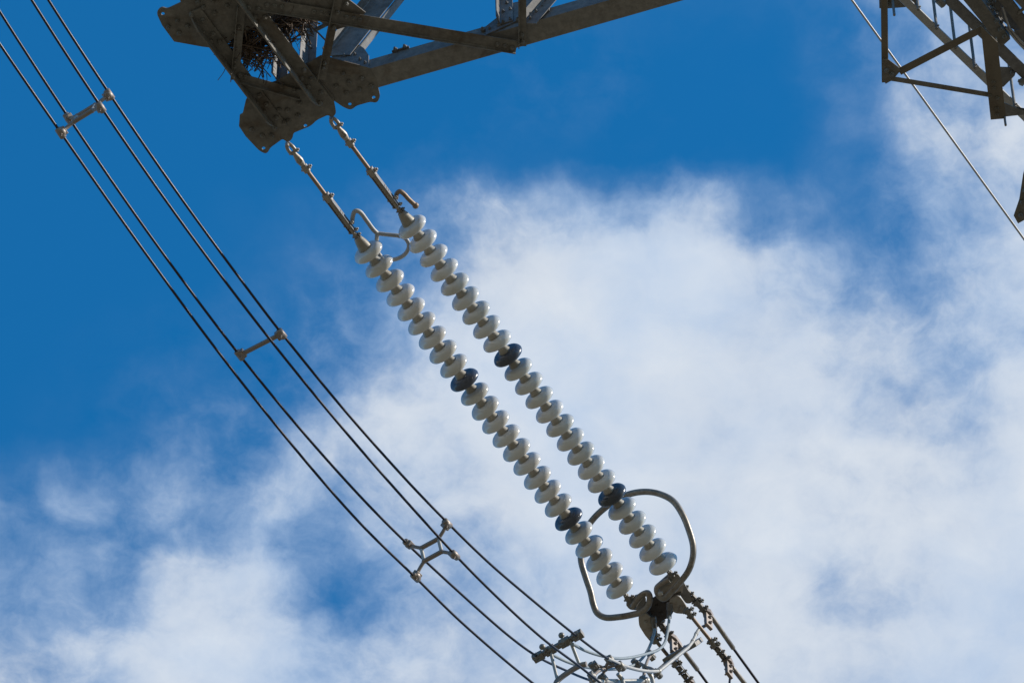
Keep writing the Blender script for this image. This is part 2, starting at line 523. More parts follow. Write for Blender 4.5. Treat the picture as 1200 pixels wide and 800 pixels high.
# upright gusset on the chord with post and sloping brace
def up_plate(poly, off, bolts, t=.014, mat=STEEL2):
    m = MB()
    m.prism([on_chord(x, y, off) for x, y in rounded(poly)], -cn * t)
    for x, y in bolts: m.bolt(on_chord(x, y, off + t), -cn, .017, .016)
    m.build('upright_gusset', mat, tower)
up_plate([(388, 66), (400, 40), (427, 58), (432.5, 66), (432.5, 80), (392, 71)], .003, [(416, 64), (422, 70), (428, 74), (404, 66)])
up_plate([(570, 42), (569, 33), (583, 22), (588, 8), (640, -4), (645, 2), (644, 14), (608, 25)], .003, [(574, 34), (621, 18), (628, 14), (636, 9), (640, 3)])

def on_chord_member(name, pts, wa, wb, off, mat, t=.014, bolts=()):
    p0, p1 = on_chord(*pts[0], off), on_chord(*pts[1], off)
    d = (p1 - p0).normalized()
    a = d.cross(cn); a = a if a.dot(cd) > 0 else -a
    m = MB()
    m.angle(p0, p1, a, -cn, wa, wb, t)
    for x, y in bolts: m.bolt(on_chord(x, y, off + t), -cn, .017, .016)
    return m.build(name, mat, tower)

# big brace climbing from the tip (a pair of angles back to back with an edge strip)
b0, b1 = on_chord(395, 66, .02), on_chord(470, -28, .02)
bd = (b1 - b0).normalized(); ba = bd.cross(cn); ba = ba if ba.dot(cd) > 0 else -ba
m = MB()
h = b0 - ba * .14
m.angle(h, h + bd * 6.5, ba, -cn, .30, .11, .014)
h2 = h + ba * .302
m.angle(h2, h2 + bd * 6.5, ba, cn, .02, .09, .012)
m.build('diagonal_brace', STEEL2, tower)
on_chord_member('post', ((585, 30), (583, -40)), .15, .12, .02, STEEL2, bolts=[(590, 26), (598, 23), (590, 14), (598, 11), (594, 4)])
on_chord_member('diagonal_brace', ((613, 29), (648, -12)), .16, .12, .02, STEEL2, bolts=[(622, 22), (629, 14)])

# posts standing on the tip plates, open corner towards the light
for (x, y), h in (((359, 78), 2.2), ((326, 96), 2.0), ((372, 20), 2.0)):
    p = at_z(x, y, Z0 + .03)
    m = MB(); m.angle(p, p + ZZ * h, -L0, PP, .13, .12, .012)
    for dz_ in (.30, .62): m.bolt(p + ZZ * dz_ - L0 * .012 + PP * .06, -L0, .016, .02)
    m.bolt(p + ZZ * .42 + PP * .012 - L0 * .05, PP, .016, .02)
    m.build('post', STEEL2, tower)
m = MB(); m.tube([at_z(368, 36, Z0 + .30), at_z(390, 25, Z0 + .30)], .022, 10); m.build('horizontal_brace', STEEL2, tower)

# upper chords of the arm and the mast, above and beside what the photograph shows
tipU = at_z(360, 40, Z0) + ZZ * 2.1
mast_top = 62.0
def leg(px, py):
    f = V((px * 5.0, py * 5.0, 0)) + TC; f.z = 0
    k = V((px * 1.35, py * 1.35, 0)) + TC; k.z = 52
    t = V((px * 1.05, py * 1.05, 0)) + TC; t.z = mast_top
    return f, k, t
legs = [leg(-1, -1), leg(1, -1), leg(1, 1), leg(-1, 1)]
for (f, k, t), (sx, sy) in zip(legs, ((1, 1), (-1, 1), (-1, -1), (1, -1))):
    m = MB()
    m.angle(f, k, V((sx, 0, 0)), V((0, sy, 0)), .25, .25, .02)
    m.angle(k + ZZ * .004, t, V((sx, 0, 0)), V((0, sy, 0)), .22, .22, .018)
    m.build('leg', STEEL, tower)
levels = [0, 12, 22, 31, 39, 45.5, 50.5, 54, 57.6, 60, mast_top]
def leg_at(i, z):
    f, k, t = legs[i]
    return f.lerp(k, z / 52) if z <= 52 else k.lerp(t, (z - 52) / (mast_top - 52))
m = MB()
for i in range(4):
    j = (i + 1) % 4
    nrm = (TC - (leg_at(i, 30) + leg_at(j, 30)) / 2); nrm.z = 0; nrm.normalize()
    for a, b in zip(levels, levels[1:]):
        p, q, r_, s_ = leg_at(i, a), leg_at(j, b), leg_at(j, a), leg_at(i, b)
        m.angle(p + nrm * .05, q + nrm * .05, ZZ, nrm, .10, .08, .01)
        m.angle(r_ + nrm * .16, s_ + nrm * .16, ZZ, nrm, .10, .08, .01)
        m.angle(s_ + nrm * .28, q + nrm * .28, ZZ, nrm, .10, .08, .01)
m.build('mast_bracing', STEEL, tower)
m = MB()
for i in (0, 3):
    m.angle(tipU, leg_at(i, 60.0), V((0, 1, 0)), DOWN, .16, .16, .016)
m.build('upper_chord', STEEL2, tower)
m = MB()
p0 = at_z(262, -46, Z0 - .02); p1 = leg_at(0, 57.7)
m.angle(p0, p1, V((0, -1, 0)), ZZ, .22, .2, .018)
m.build('lower_chord', STEEL, tower)

# ------------------------------------------------------------------ the hanging frame of the next arm (top right)
ZA, ZB = 57.0, 58.45
def strut(name, a, b, wa, wb, la=V((0, -1, 0)), lb=ZZ, mat=STEEL, t=.01, bolts=()):
    m = MB(); m.angle(a, b, la, lb, wa, wb, t)
    for p, nrm in bolts: m.bolt(p, nrm, .02, .018)
    return m.build(name, mat, tower)
kc = at_z(1037, 95, ZA)
strut('frame_bar', at_z(1033.5, 97, ZA - .002), at_z(1032, -30, ZA - .002), .066, .05, V((1, 0, 0)), ZZ, RSTEEL)
m = MB(); m.prism([at_z(x, y, ZA - .012) for x, y in ((1034, 69), (1041, 70), (1053, 79), (1055.5, 83), (1046, 94), (1038, 98.5), (1034, 93))], ZZ * .01)
m.bolt(at_z(1039, 82, ZA - .012), DOWN); m.bolt(at_z(1045, 86, ZA - .012), DOWN)
m.build('gusset_plate', STEEL, tower)
strut('frame_brace', at_z(1056, 88, ZA + .01), at_z(1156, 36, ZA + .01), .075, .05, V((-.4, -1, 0)), ZZ, RSTEEL)
strut('frame_brace', at_z(1044, 95, ZA + .002), at_z(1162, 114.5, ZA + .002), .05, .05, V((0, -1, 0)), ZZ)
# wide bolted hanger
m = MB()
zh = ZA - .03
m.prism([at_z(x, y, zh) for x, y in ((1161, 140.5), (1179, 139), (1169, 50), (1149, 30))], ZZ * .014)
m.prism([at_z(x, y, zh + .016) for x, y in ((1179, 139), (1177.4, 139), (1167.4, 50), (1169, 50))], ZZ * .11)
for x, y in ((1164, 96), (1164.5, 103), (1168.5, 114.5), (1168, 127), (1168.5, 134), (1160, 112)):
    m.bolt(at_z(x, y, zh), DOWN, .022, .02)
m.build('hanger_bar', RSTEEL, tower)
# rail of the walkway with its balusters
zr = 58.62
r0, r1 = at_z(1060, -6, zr), at_z(1262, 190, zr)
rd = (r1 - r0).normalized(); rn = V((-rd.y, rd.x, 0)); rn = rn if rn.y > 0 else -rn
m = MB(); m.angle(r0, r1, rn, ZZ, .085, .03, .01); m.build('walkway_rail', GALV, tower)
m = MB(); m.angle(r0 + ZZ * 1.05, r1 + ZZ * 1.05, ZZ, rn, .06, .05, .008); m.build('walkway_rail', STEEL2, tower)
for x, y in ((1076, 10), (1097.5, 32), (1119.5, 55), (1142, 78), (1165, 101), (1189, 124)):
    p = on(x, y, r0 - rn * .02, rn)
    p = p - ZZ * .03
    m = MB(); m.tube([p, p + ZZ * 1.08], .016, 10)
    m.bolt(p + ZZ * .035, -rn, .02, .02)
    m.build('baluster', CHORD, tower)
# members crossing in front
z6 = ZB + .05
strut('walkway_beam', at_z(1106, 2.5, z6), at_z(1216, 110, z6), .12, .10, V((1, -1, 0)), ZZ, STEEL2, .012)
m = MB(); p = at_z(1103, 3, z6); d6 = (at_z(1216, 110, z6) - p).normalized()
m.tube([p - d6 * .05, p + d6 * .04], .045, 8); m.bolt(p - d6 * .05, -d6, .03, .03); m.build('bolt_stub', FITD, tower)
z7 = ZB - .08
m = MB()
loop = [at_z(x, y, z7) for x, y in ((1122, -8), (1144, -8), (1184, 46), (1174, 55))]
m.prism(loop, ZZ * .014)
e0, e1 = at_z(1144, -8, z7), at_z(1184, 46, z7)
ed = (e1 - e0).normalized(); en = V((-ed.y, ed.x, 0)); en = -en if en.dot(V((1, 0, 0))) > 0 else en
m.prism([e0 + ZZ * .016, e1 + ZZ * .016, e1 + ZZ * .19, e0 + ZZ * .19], en * .014)
for k in range(5): m.bolt(e0.lerp(e1, .35 + k * .13) + ZZ * .10, -en, .02, .02)
for x, y in ((1168, 24), (1172, 34), (1177, 42)): m.bolt(at_z(x, y, z7), DOWN)
m.build('arm_chord', STEEL, tower)
m = MB()
zz_ = ZB + .16
m.prism([at_z(x, y, zz_) for x, y in ((1152, -8), (1170, -8), (1176, 26), (1172, 27))], ZZ * .012)
for x, y in ((1159, 2), (1163, 9), (1168, 15), (1165, 1), (1172, 22)): m.bolt(at_z(x, y, zz_), DOWN, .022, .02)
m.build('gusset_plate', FITD, tower)
m = MB()
m.prism([at_z(x, y, ZB + .25) for x, y in ((1166, -8), (1178, -8), (1198, 40), (1186, 34), (1174, 24))], ZZ * .012)
m.build('gusset_plate', STEEL2, tower)
m = MB()
m.prism([at_z(x, y, ZB + .02) for x, y in ((1188, 36), (1200, 34), (1210, 60), (1198, 56))], ZZ * .012)
m.build('gusset_plate', FITD, tower)
strut('arm_brace', at_z(1165, -6, ZB), at_z(1214, 58, ZB), .12, .10, V((1, -1, 0)), ZZ, STEEL, .012)
strut('arm_brace', at_z(1180, -9, ZB - .05), at_z(1220, 34, ZB - .05), .17, .10, V((1, -1, 0)), ZZ, STEEL, .012)
m = MB(); m.tube([at_z(1193, 16, ZB), at_z(1201, 9, ZB)], .018, 8); m.build('step_bolt', FITD, tower)
for k, (o1, o2) in enumerate((((1175, 9), (1184, 36)), ((1179, 33), (1206, 63)), ((1182, 32), (1209, 60)), ((1185, 36), (1206, 58)))):
    a, b = at_z(*o1, ZB - .02), at_z(*o2, ZB - .02)
    m = MB(); m.tube(spline([a, a.lerp(b, .5) - ZZ * .03, b], 6), .013, 8); m.build('earthing_rod', EARTHW, tower)
m = MB(); m.prism([at_z(x, y, ZB + .1) for x, y in ((1172, 79), (1192, 79.5), (1189, 89), (1176, 102), (1172, 102))], ZZ * .012); m.bolt(at_z(1186, 84, ZB + .1), DOWN); m.build('gusset_plate', STEEL2, tower)
m = MB(); m.prism([at_z(x, y, ZA + .9) for x, y in ((1177, 121), (1190, 126), (1216, 134), (1216, 130), (1205, 134), (1177, 137))], ZZ * .012); m.build('gusset_plate', STEEL2, tower)
m = MB(); p = at_z(1178.5, 147, ZA - .2); m.tube([p, p + ZZ * .5], .012, 8); m.build('step_bolt', FITD, tower)
m = MB(); p = at_z(1200, 97, ZB); m.bolt(p, V((-1, -.4, 0)), .04, .05); m.tube([p, p + V((.3, .1, 0))], .02, 8); m.build('bolt_stub', FITD, tower)
# top plate with step bolt
m = MB(); m.prism([at_z(x, y, 58.9) for x, y in ((1030, -14), (1075, -14), (1076, 7), (1058, 9), (1036, 10.5), (1030.5, 10))], ZZ * .012)
m.bolt(at_z(1040.5, 4, 58.9), DOWN); m.build('gusset_plate', STEEL, tower)
m = MB(); p = at_z(1048, 18, 58.5); m.tube([p, p + ZZ * .6], .014, 8); m.build('step_bolt', FITD, tower)
# plate corner at the right edge
m = MB(); hz = 57.4
m.prism([at_z(x, y, hz) for x, y in ((1206, 178), (1199, 205), (1194.5, 234), (1188, 253), (1193, 262), (1202, 257), (1222, 240), (1226, 190))], ZZ * .014)
for x, y in ((1198, 236), (1196, 251), (1201, 222)): m.bolt(at_z(x, y, hz), DOWN)
m.build('gusset_plate', STEEL, tower)
strut('arm_brace', at_z(1204, 236, hz + .02), leg_at(0, 57.5), .12, .1, V((0, 1, 0)), ZZ, STEEL, .012)
strut('arm_chord', at_z(1150, 0, ZB + .3), leg_at(0, 58.9), .15, .12, V((0, 1, 0)), ZZ, STEEL, .012)
strut('arm_chord', at_z(1216, 110, z6 + .02), leg_at(0, 58.4), .12, .12, V((0, 1, 0)), ZZ, STEEL, .012)

# ------------------------------------------------------------------ bird nest inside the arm tip
nb = MB()
nest_c = [(at_z(297, 60, Z0) + ZZ * .14, .20, .26, .12), (at_z(327, 36, Z0) + ZZ * .20, .20, .25, .14), (at_z(285, 52, Z0) + ZZ * .12, .14, .16, .08), (at_z(345, 30, Z0) + ZZ * .30, .10, .18, .12)]
for c, ra, rb, rc in nest_c:
    for _ in range(160):
        th = random.random() * 6.283; rr = random.random() ** .5
        p = c + L0 * (rb * rr * math.cos(th)) + PP * (ra * rr * math.sin(th)) + ZZ * (rc * (random.random() * 2 - 1))
        d = V((random.gauss(0, 1), random.gauss(0, 1), random.gauss(0, .45))).normalized()
        ln = random.uniform(.08, .26)
        mid = p + V((random.gauss(0, .02), random.gauss(0, .02), random.gauss(0, .02)))
        nb.tube([p - d * ln, mid, p + d * ln], random.choice((.0025, .004, .004, .006, .009)), 4, cap=False)
for x, y, z_, l_ in ((266, 76, -.02, .22), (305, 92, -.06, .14), (312, 92, -.06, .16), (322, 98, -.06, .12), (343, 8, -.05, .12)):
    p = at_z(x, y, Z0 + z_)
    q = p - ZZ * l_ + PP * random.uniform(-.12, .12)
    nb.tube(spline([p + ZZ * .1, p.lerp(q, .5) + PP * .02, q], 3), .0038, 4, cap=False)
tag(nb.build('bird_nest', TWIG), 'tangled dark twig bird nest lodged among the beams of the arm tip', 'bird nest')

# ------------------------------------------------------------------ insulator strings
PITCHM = .195
DISC_PROFILE = [(.058, -.056), (.070, -.055), (.086, -.055), (.102, -.053), (.116, -.050), (.129, -.045), (.141, -.037), (.152, -.025), (.160, -.011), (.164, .003), (.161, .018), (.153, .030), (.142, .037),
                (.131, .037), (.125, .018), (.116, .016), (.110, .034), (.102, .034), (.096, .016), (.086, .014), (.080, .032), (.072, .032), (.066, .014), (.040, .014), (.022, .016)]
CAP_PROFILE = [(.001, -.138), (.036, -.138), (.043, -.130), (.045, -.118), (.047, -.112), (.053, -.100), (.060, -.075), (.0635, -.068), (.066, -.058), (.066, -.051), (.058, -.046)]
PIN_PROFILE = [(.024, .000), (.022, .012), (.016, .020), (.015, .060), (.022, .064), (.001, .066)]
FIRST_CAP = [(.001, -.200), (.034, -.200), (.043, -.192), (.046, -.172), (.052, -.160), (.068, -.085), (.076, -.055), (.077, -.042), (.075, -.034), (.068, -.030)]

def cross_bolt(m, c, half=.055, r=.013, ax=None):
    """through bolt with hexagon head and nut, along the side direction"""
    ax = ax or PP
    m.tube([c - ax * half * .6, c + ax * half], r, 8)
    m.bolt(c + ax * (half - .018), ax, r * 1.6, .016)
    m.bolt(c - ax * (half * .6 - .012), -ax, r * 1.6, .012)

def insulator_string(base, label, horn):
    S0 = base - LL * 1.47
    root = empty('insulator_string', S0, label, 'insulator string', 'twin insulator strings')
    at = lambda s, p=0.0, u=0.0: S0 + LL * s + PP * p + UU * u
    # shackle through the arm plate
    m = MB()
    m.tube(spline([at(.13, .030, .0), at(.06, .028), at(.025, .012, .012), at(.015, .0, .028), at(.025, -.012, .012), at(.06, -.028), at(.13, -.030)], 6), .019, 10)
    m.tube([at(.02, 0, -.05), at(.02, 0, .05)], .02, 10)
    cross_bolt(m, at(.125), .058, .015)
    m.build('shackle', FIT, root)
    # oval eye link
    m = MB()
    m.tube([at(.115), at(.16), at(.20), at(.235), at(.27), at(.30), at(.33)], .03, 12, radii=[.020, .026, .036, .040, .034, .026, .024])
    m.tube(spline([at(.20, .02, -.03), at(.235, .03, -.03), at(.255, 0, -.04), at(.22, -.02, -.035)], 4), .010, 8)
    m.build('eye_link', FIT, root)
    m = MB()
    m.box(at(.345), LL, PP, UU, .04, .030, .030)
    cross_bolt(m, at(.345), .060, .016)
    m.build('clevis', FIT, root)
    m = MB(); m.tube([at(.375), at(.70)], .0215, 12); m.build('link_rod', RUST, root)
    m = MB()
    m.box(at(.735), LL, PP, UU, .045, .036, .034)
    cross_bolt(m, at(.735), .064, .017)
    m.build('clevis', FIT, root)
    # adjuster: two slotted plates
    for side in (-1, 1):
        m = MB()
        c = lambda s, u: at(s, side * .026 - .0035, u)
        loop = [c(.72, -.036), c(1.19, -.036), c(1.20, 0), c(1.19, .036), c(.72, .036), c(.71, 0)]
        holes = []
        for k in range(7):
            s = .93 + k * .033
            for uo in (-.013, .013):
                holes.append([c(s + .008 * math.cos(t * math.pi / 4), uo + .008 * math.sin(t * math.pi / 4)) for t in range(8)])
        m.holed(loop, holes, PP * .007)
        m.build('adjuster_plate', STEEL2, root)
    m = MB()
    for s in (1.10, 1.19): cross_bolt(m, at(s), .056, .014)
    m.box(at(.97), LL, PP, UU, .20, .0215, .022)
    m.box(at(1.19), LL, PP, UU, .05, .015, .026)
    m.build('adjuster_bolts', FIT, root)
    m = MB()
    m.box(at(1.255), LL, PP, UU, .035, .022, .024)
    cross_bolt(m, at(1.25), .046, .013)
    m.ball(at(1.285), .030, 12)
    m.build('socket_clevis', FITD, root)
    for k in range(25):
        c = base + LL * (PITCHM * k)
        dark = k in (9, 19)
        ax = (LL + PP * random.gauss(0, .022) + UU * random.gauss(0, .022)).normalized()
        m = MB(); m.lathe(c, ax, DISC_PROFILE, 48)
        d = m.build('insulator_disc', DARK if dark else PORC, root)
        if dark: d['label'] = 'dark blue glazed disc among the grey ones'
        m = MB(); m.lathe(c, LL, FIRST_CAP if k == 0 else CAP_PROFILE, 24); m.lathe(c, LL, PIN_PROFILE, 12)
        m.build('metal_cap', CAPM, d)
    # live end: ball eye and clevis to the yoke
    e = base + LL * (PITCHM * 24)
    m = MB()
    m.tube([e + LL * .055, e + LL * .16], .020, 10)
    m.box(e + LL * .155, LL, PP, UU, .035, .024, .026)
    cross_bolt(m, e + LL * .105, .05, .013, UU); cross_bolt(m, e + LL * .165, .062, .014)
    m.build('ball_clevis', FITD, root)
    return root

s1_ = insulator_string(D1, 'string of pale discs with a looped arcing horn, nearer the jumper cables', 1)
s2_ = insulator_string(D2, 'string of pale discs with a short hooked arcing horn, farther from the jumper cables', 2)

# arcing horns at the tower end
m = MB()
pts = [(412.5, 262), (413.5, 253), (416, 247.5), (421, 248), (430, 259), (437, 268.5), (442, 273.5)]
m.tube(spline([on_s(x, y, .05 + i * .012) for i, (x, y) in enumerate(pts)], 6), .024, 12)
pts = [(442, 273.5), (455, 275), (468, 276.5), (475, 279.5), (479, 286), (478, 293), (472, 300), (462, 304), (452, 303.5), (445, 299), (441.5, 290), (441.5, 280), (442, 273.5)]
m.tube(spline([on_s(x, y, .12 + .03 * math.sin(i / 12 * math.pi)) for i, (x, y) in enumerate(pts)], 6), .022, 12)
m.build('arcing_horn', GALV, s1_)
m = MB()
pts = [(464, 233), (465, 227), (468.5, 224.3), (473, 227), (479, 233.5), (486.5, 240.5)]
m.tube(spline([on_s(x, y, .06) for x, y in pts], 6), .024, 12)
m.ball(on_s(487, 241, .06), .034, 14)
m.build('arcing_horn', RUST, s2_)

# ------------------------------------------------------------------ yoke with its shield ring
ye = MID + LL * (PITCHM * 24 + .33)
yoke = empty('yoke_assembly', ye, 'brown steel yoke with a bent ring where both disc strings end', 'yoke plate')
def flat(poly, h, t, mat, name, holes=(), bolts=()):
    m = MB()
    f = lambda x, y: on_s(x, y, h)
    loop = [f(x, y) for x, y in rounded(poly)]
    if holes: m.holed(loop, [circle_px(x, y, 1.4, plane=f) for x, y in holes], UU * t)
    else: m.prism(loop, UU * t)
    for x, y in bolts: m.bolt(f(x, y), -UU, .02, .018)
    return m.build(name, mat, yoke)
flat([(733, 708, 3), (738, 700, 2), (750, 696, 3), (757, 699, 3), (757, 709), (750, 715), (738, 714, 3)], .02, .022, FIT, 'yoke_plate', bolts=[(741, 707)])
flat([(768, 686, 3), (783, 673, 2), (795, 672, 3), (801, 684, 4), (800, 694), (784, 700), (772, 697, 3)], .02, .022, FIT, 'yoke_plate', bolts=[(786, 681)])
flat([(757, 706), (768, 699), (786, 697), (798, 694), (794, 708), (786, 722), (776, 727), (770, 735), (762, 724), (753, 716)], -.0, .022, YOKED, 'yoke_plate', bolts=[(770, 709), (781, 706), (775, 718), (764, 718)])
flat([(748, 722, 3), (757, 718), (767, 727), (770, 738), (771, 752, 3), (766, 756, 4), (756, 744), (749, 733, 3)], -.10, .024, FIT, 'yoke_lug', bolts=[(764, 746), (757, 728)])
flat([(785, 702), (795, 697, 4), (800, 703, 3), (806, 713), (802, 719, 4), (791, 718, 3), (784, 712)], -.10, .024, FIT, 'yoke_lug', bolts=[(797, 711)])
flat([(796, 686), (800, 680), (808, 694, 3), (812, 706, 4), (804, 707, 3), (797, 697)], .09, .022, FITD, 'yoke_lug')
# bonding terminals
for a, b in (((765, 722), (767.5, 738)), ((785, 706), (784, 724))):
    m = MB()
    p, q = on_s(*a, -.08), on_s(*b, -.12)
    m.tube([p, p.lerp(q, .45), p.lerp(q, .5), q], .03, 10, radii=[.036, .036, .026, .028])
    m.build('cable_terminal', STEEL2, yoke)
# ring: a racket bent up over both strings
ring_n = (PP.cross((-LL + ZZ * 1.05).normalized())).normalized()
ring_o = ye - ZZ * .16
def on_ring(x, y): return on(x, y, ring_o, ring_n)
pts = [(741, 712), (745, 705), (752, 697), (759, 694.5), (761.5, 700), (759, 710), (752, 716.5), (740, 720), (725, 722.5), (709, 723), (700, 718), (695.5, 708), (692, 693), (686, 675), (681, 657),
       (681, 640), (686, 622), (695, 608), (708, 595.5), (725, 584), (742, 577.5), (760, 576), (776, 579.5), (789, 587), (800, 603), (807, 620), (812, 638), (812, 652), (807, 668), (796, 683), (786, 694), (778, 701), (772, 697), (770, 689), (775, 684), (785, 679)]
m = MB(); m.tube(spline([on_ring(x, y) for x, y in pts], 6), .034, 14)
m.build('shield_ring', RING, yoke)
m = MB()
m.ball(on_ring(775, 695.5) - ring_n * -.02, .03, 12)
m.build('ring_bolt', WIREL, yoke)

# ------------------------------------------------------------------ four line conductors leaving the yoke
def conductor(off, h, px_start, parts, label, tail=None):
    """parts: list of (kind, start pixel, end pixel) down the dead-end chain"""
    f = lambda x, y: on(x, y, MID + PP * off, PP) if False else on(x, y, MID + UU * h, UU)
    root = empty('line_conductor', f(*px_start), label, 'line conductor', 'line conductors leaving the yoke')
    last = None
    for kind, a, b in parts:
        p, q = f(*a), f(*b)
        d = (q - p).normalized(); side = (PP - d * PP.dot(d)).normalized(); up = d.cross(side)
        up = up if up.z > 0 else -up
        ln = (q - p).length
        m = MB()
        if kind == 'links':
            for sgn in (-1, 1):
                c = (p + q) / 2 + side * sgn * .026
                lo = [c - d * ln / 2 - up * .022, c + d * ln / 2 - up * .022, c + d * (ln / 2 + .02), c + d * ln / 2 + up * .022, c - d * ln / 2 + up * .022, c - d * (ln / 2 + .02)]
                m.prism(lo, side * .011)
            k = max(2, int(round(ln / .12)))
            for i in range(k + 1):
                cross_bolt(m, p.lerp(q, i / k), .050 if i % 2 else .060, .013, side)
                if i < k: m.ball(p.lerp(q, (i + .5) / k), .024, 8, d, 1.5)
            m.build('extension_link', FITD, root)
        elif kind == 'rod':
            m.tube([p, q], .020, 12); m.build('link_rod', RUST, root)
        elif kind == 'bolts':
            m.box((p + q) / 2, d, side, up, ln / 2, .026, .028)
            cross_bolt(m, p.lerp(q, .25), .066, .017, side); cross_bolt(m, p.lerp(q, .8), .058, .016, side)
            m.build('clevis', FITD, root)
        elif kind == 'clamp':
            body = [p + side * .03, p.lerp(q, .4) + side * .045, q + side * .026, q - side * .026, p.lerp(q, .75) - side * .05, p.lerp(q, .7) - side * .05 - up * .02, p.lerp(q, .3) - side * .05, p - side * .03]
            m.prism([v - up * .03 for v in body], up * .06)
            # terminal flag hanging below the clamp
            t0 = p.lerp(q, .45)
            m.box(t0 - ZZ * .12, ZZ, d, side, .13, .05, .018)
            m.bolt(t0 - ZZ * .09 - side * .018, -side, .02, .02); m.bolt(t0 - ZZ * .19 - side * .018, -side, .02, .02)
            m.bolt(t0 - ZZ * .09 + side * .018, side, .02, .02); m.bolt(t0 - ZZ * .19 + side * .018, side, .02, .02)
            m.build('tension_clamp', SPAC, root)
        elif kind == 'sleeve':
            m.tube([p, p.lerp(q, .97), q], .032, 14, radii=[.025, .025, .017]); m.build('sleeve', RING, root)
            last = (q, d)
    q, d = last
    d = (LL * 1.0).normalized()
    far = [q + d * s - ZZ * (s * .04 - s * s * .00022) for s in (0, 1, 3, 8, 20, 45, 80, 120)]
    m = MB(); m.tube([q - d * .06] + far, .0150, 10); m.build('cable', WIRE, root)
    return root

conductor(.225, .12, (799, 689), [('links', (801, 690), (815, 704)), ('bolts', (815, 703), (826, 716)), ('clamp', (826, 715), (834, 723)), ('sleeve', (833, 721), (860, 760))],
          'conductor at the upper right of the four, chained to the right end of the yoke')
conductor(.225, -.22, (803, 713), [('bolts', (804, 713), (811, 723)), ('rod', (811, 723), (832, 749)), ('bolts', (832, 749), (838, 757)), ('links', (838, 757), (850, 772)), ('clamp', (850, 771), (858, 781)), ('sleeve', (857, 780), (884, 815))],
          'conductor with a brown link rod, just below the topmost of the four')
conductor(-.225, .12, (773, 732), [('links', (773, 730), (783, 743)), ('clamp', (783, 743), (797, 757)), ('sleeve', (797, 757), (818, 785))],
          'conductor whose clamp holds the bright curved jumper tubes')
conductor(-.225, -.22, (765, 746), [('bolts', (765, 745), (770, 752)), ('rod', (770, 752), (787, 773)), ('bolts', (787, 772), (793, 779)), ('links', (793, 779), (806, 796)), ('clamp', (806, 796), (814, 806)), ('sleeve', (813, 805), (840, 840))],
          'conductor at the lower left of the four, cut by the bottom edge')

# ------------------------------------------------------------------ the four jumper cables looping under the arm
S = .225
def jumper(px, off, label, lead, tail=None, r=.0128):
    pts = [on_p(x, y, off) for x, y in px]
    first = pts[0]
    up = -20 if True else 0
    k = sum(1 for x, y in px if y < 720)
    xs = [(p - MID).dot(L0) for p in pts[:k]]; zs = [p.z for p in pts[:k]]
    cf = np.polyfit(xs, zs, 3)
    for i in range(k):
        wgt = 1.0 if i < k - 2 else .5
        pts[i] = pts[i] + ZZ * ((np.polyval(cf, xs[i]) - zs[i]) * wgt)
    dcf = np.polyder(cf); first = pts[0]; sl0 = np.polyval(dcf, xs[0])
    lead_pts = [first - L0 * s + ZZ * (-sl0 * s + .055 * s * s) for s in (5.0, 4.0, 3.0, 2.0, 1.0)]
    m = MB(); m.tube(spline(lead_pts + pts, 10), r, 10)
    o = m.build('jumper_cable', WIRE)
    return tag(o, label, 'jumper cable', 'quad jumper cables looping below the arm')
LEAD = [(4.0, 2.65), (2.6, 1.45), (1.2, .56)]
jumper([(0, 52), (71, 156), (165, 289), (258.5, 416), (345, 523), (420, 611.6), (487, 676), (540, 728), (622, 798), (690, 848), (760, 862), (800, 835), (812, 806)], -S,
       'dark jumper cable on the outer left, lowest of the four', LEAD)
ja = jumper([(0, 14), (80, 139), (165, 258.5), (240, 364), (281, 416), (345, 496), (420, 579), (478, 637), (545, 700), (598, 746), (630, 769), (663, 785), (690, 796), (730, 806), (760, 798), (780, 780), (800, 762)], -S,
       'dark jumper cable second from the left, gripped by the two-clamp spacer bar', LEAD)
jumper([(37.5, 0), (118, 126), (205, 252), (288, 360), (353, 440), (400, 500), (449.7, 560), (533, 650), (584, 700), (635, 747), (680, 781), (720, 812), (780, 850), (830, 842), (852, 815), (856, 790)], S,
       'dark jumper cable third from the left, crossing in front of the spacer bar', LEAD)
jb = jumper([(57, 0), (128, 111), (215, 236), (307, 360), (330, 391), (400, 476), (475.5, 560), (524, 613), (570, 657), (620, 699), (676, 745), (712, 771), (735, 781), (758, 786), (772, 786)], S,
       'dark jumper cable on the outer right, ending in a bright tube by the yoke', LEAD)
# bright end tubes of the upper pair
m = MB()
m.tube(spline([on_p(x, y, S) for x, y in ((712, 771), (735, 781), (758, 786), (772, 786))], 8), .018, 12)
m.tube([on_p(772, 786, S), on_p(806, 758.5, S)], .020, 12)
m.ball(on_p(772, 786, S), .03, 10)
m.build('end_tube', WIREL, jb)
m = MB()
q = [on_p(806, 758.5, S), on_p(812, 750.5, S), on_p(816, 742, S), on_p(820, 736, S), on_p(826, 733, S)]
m.tube(spline(q, 8), .018, 12)
for i in (1, 2): m.tube([q[i].lerp(q[i - 1], .12), q[i].lerp(q[i + 1], .12)], .022, 10)
m.build('end_tube', WIREL, jb)
m = MB(); m.tube([on_p(771, 785, -S + .05), on_p(803, 757.5, -S + .05)], .021, 12); m.build('end_tube', STEEL2, ja)
m = MB()
p, q = on_p(798, 763.5, 0), on_p(806, 757.5, 0)
d, a, b = frame(q - p, PP)
m.box((p + q) / 2 - PP * .02, d, a, b, (q - p).length / 2, .20, .026); m.build('tube_clamp', FITD, jb)

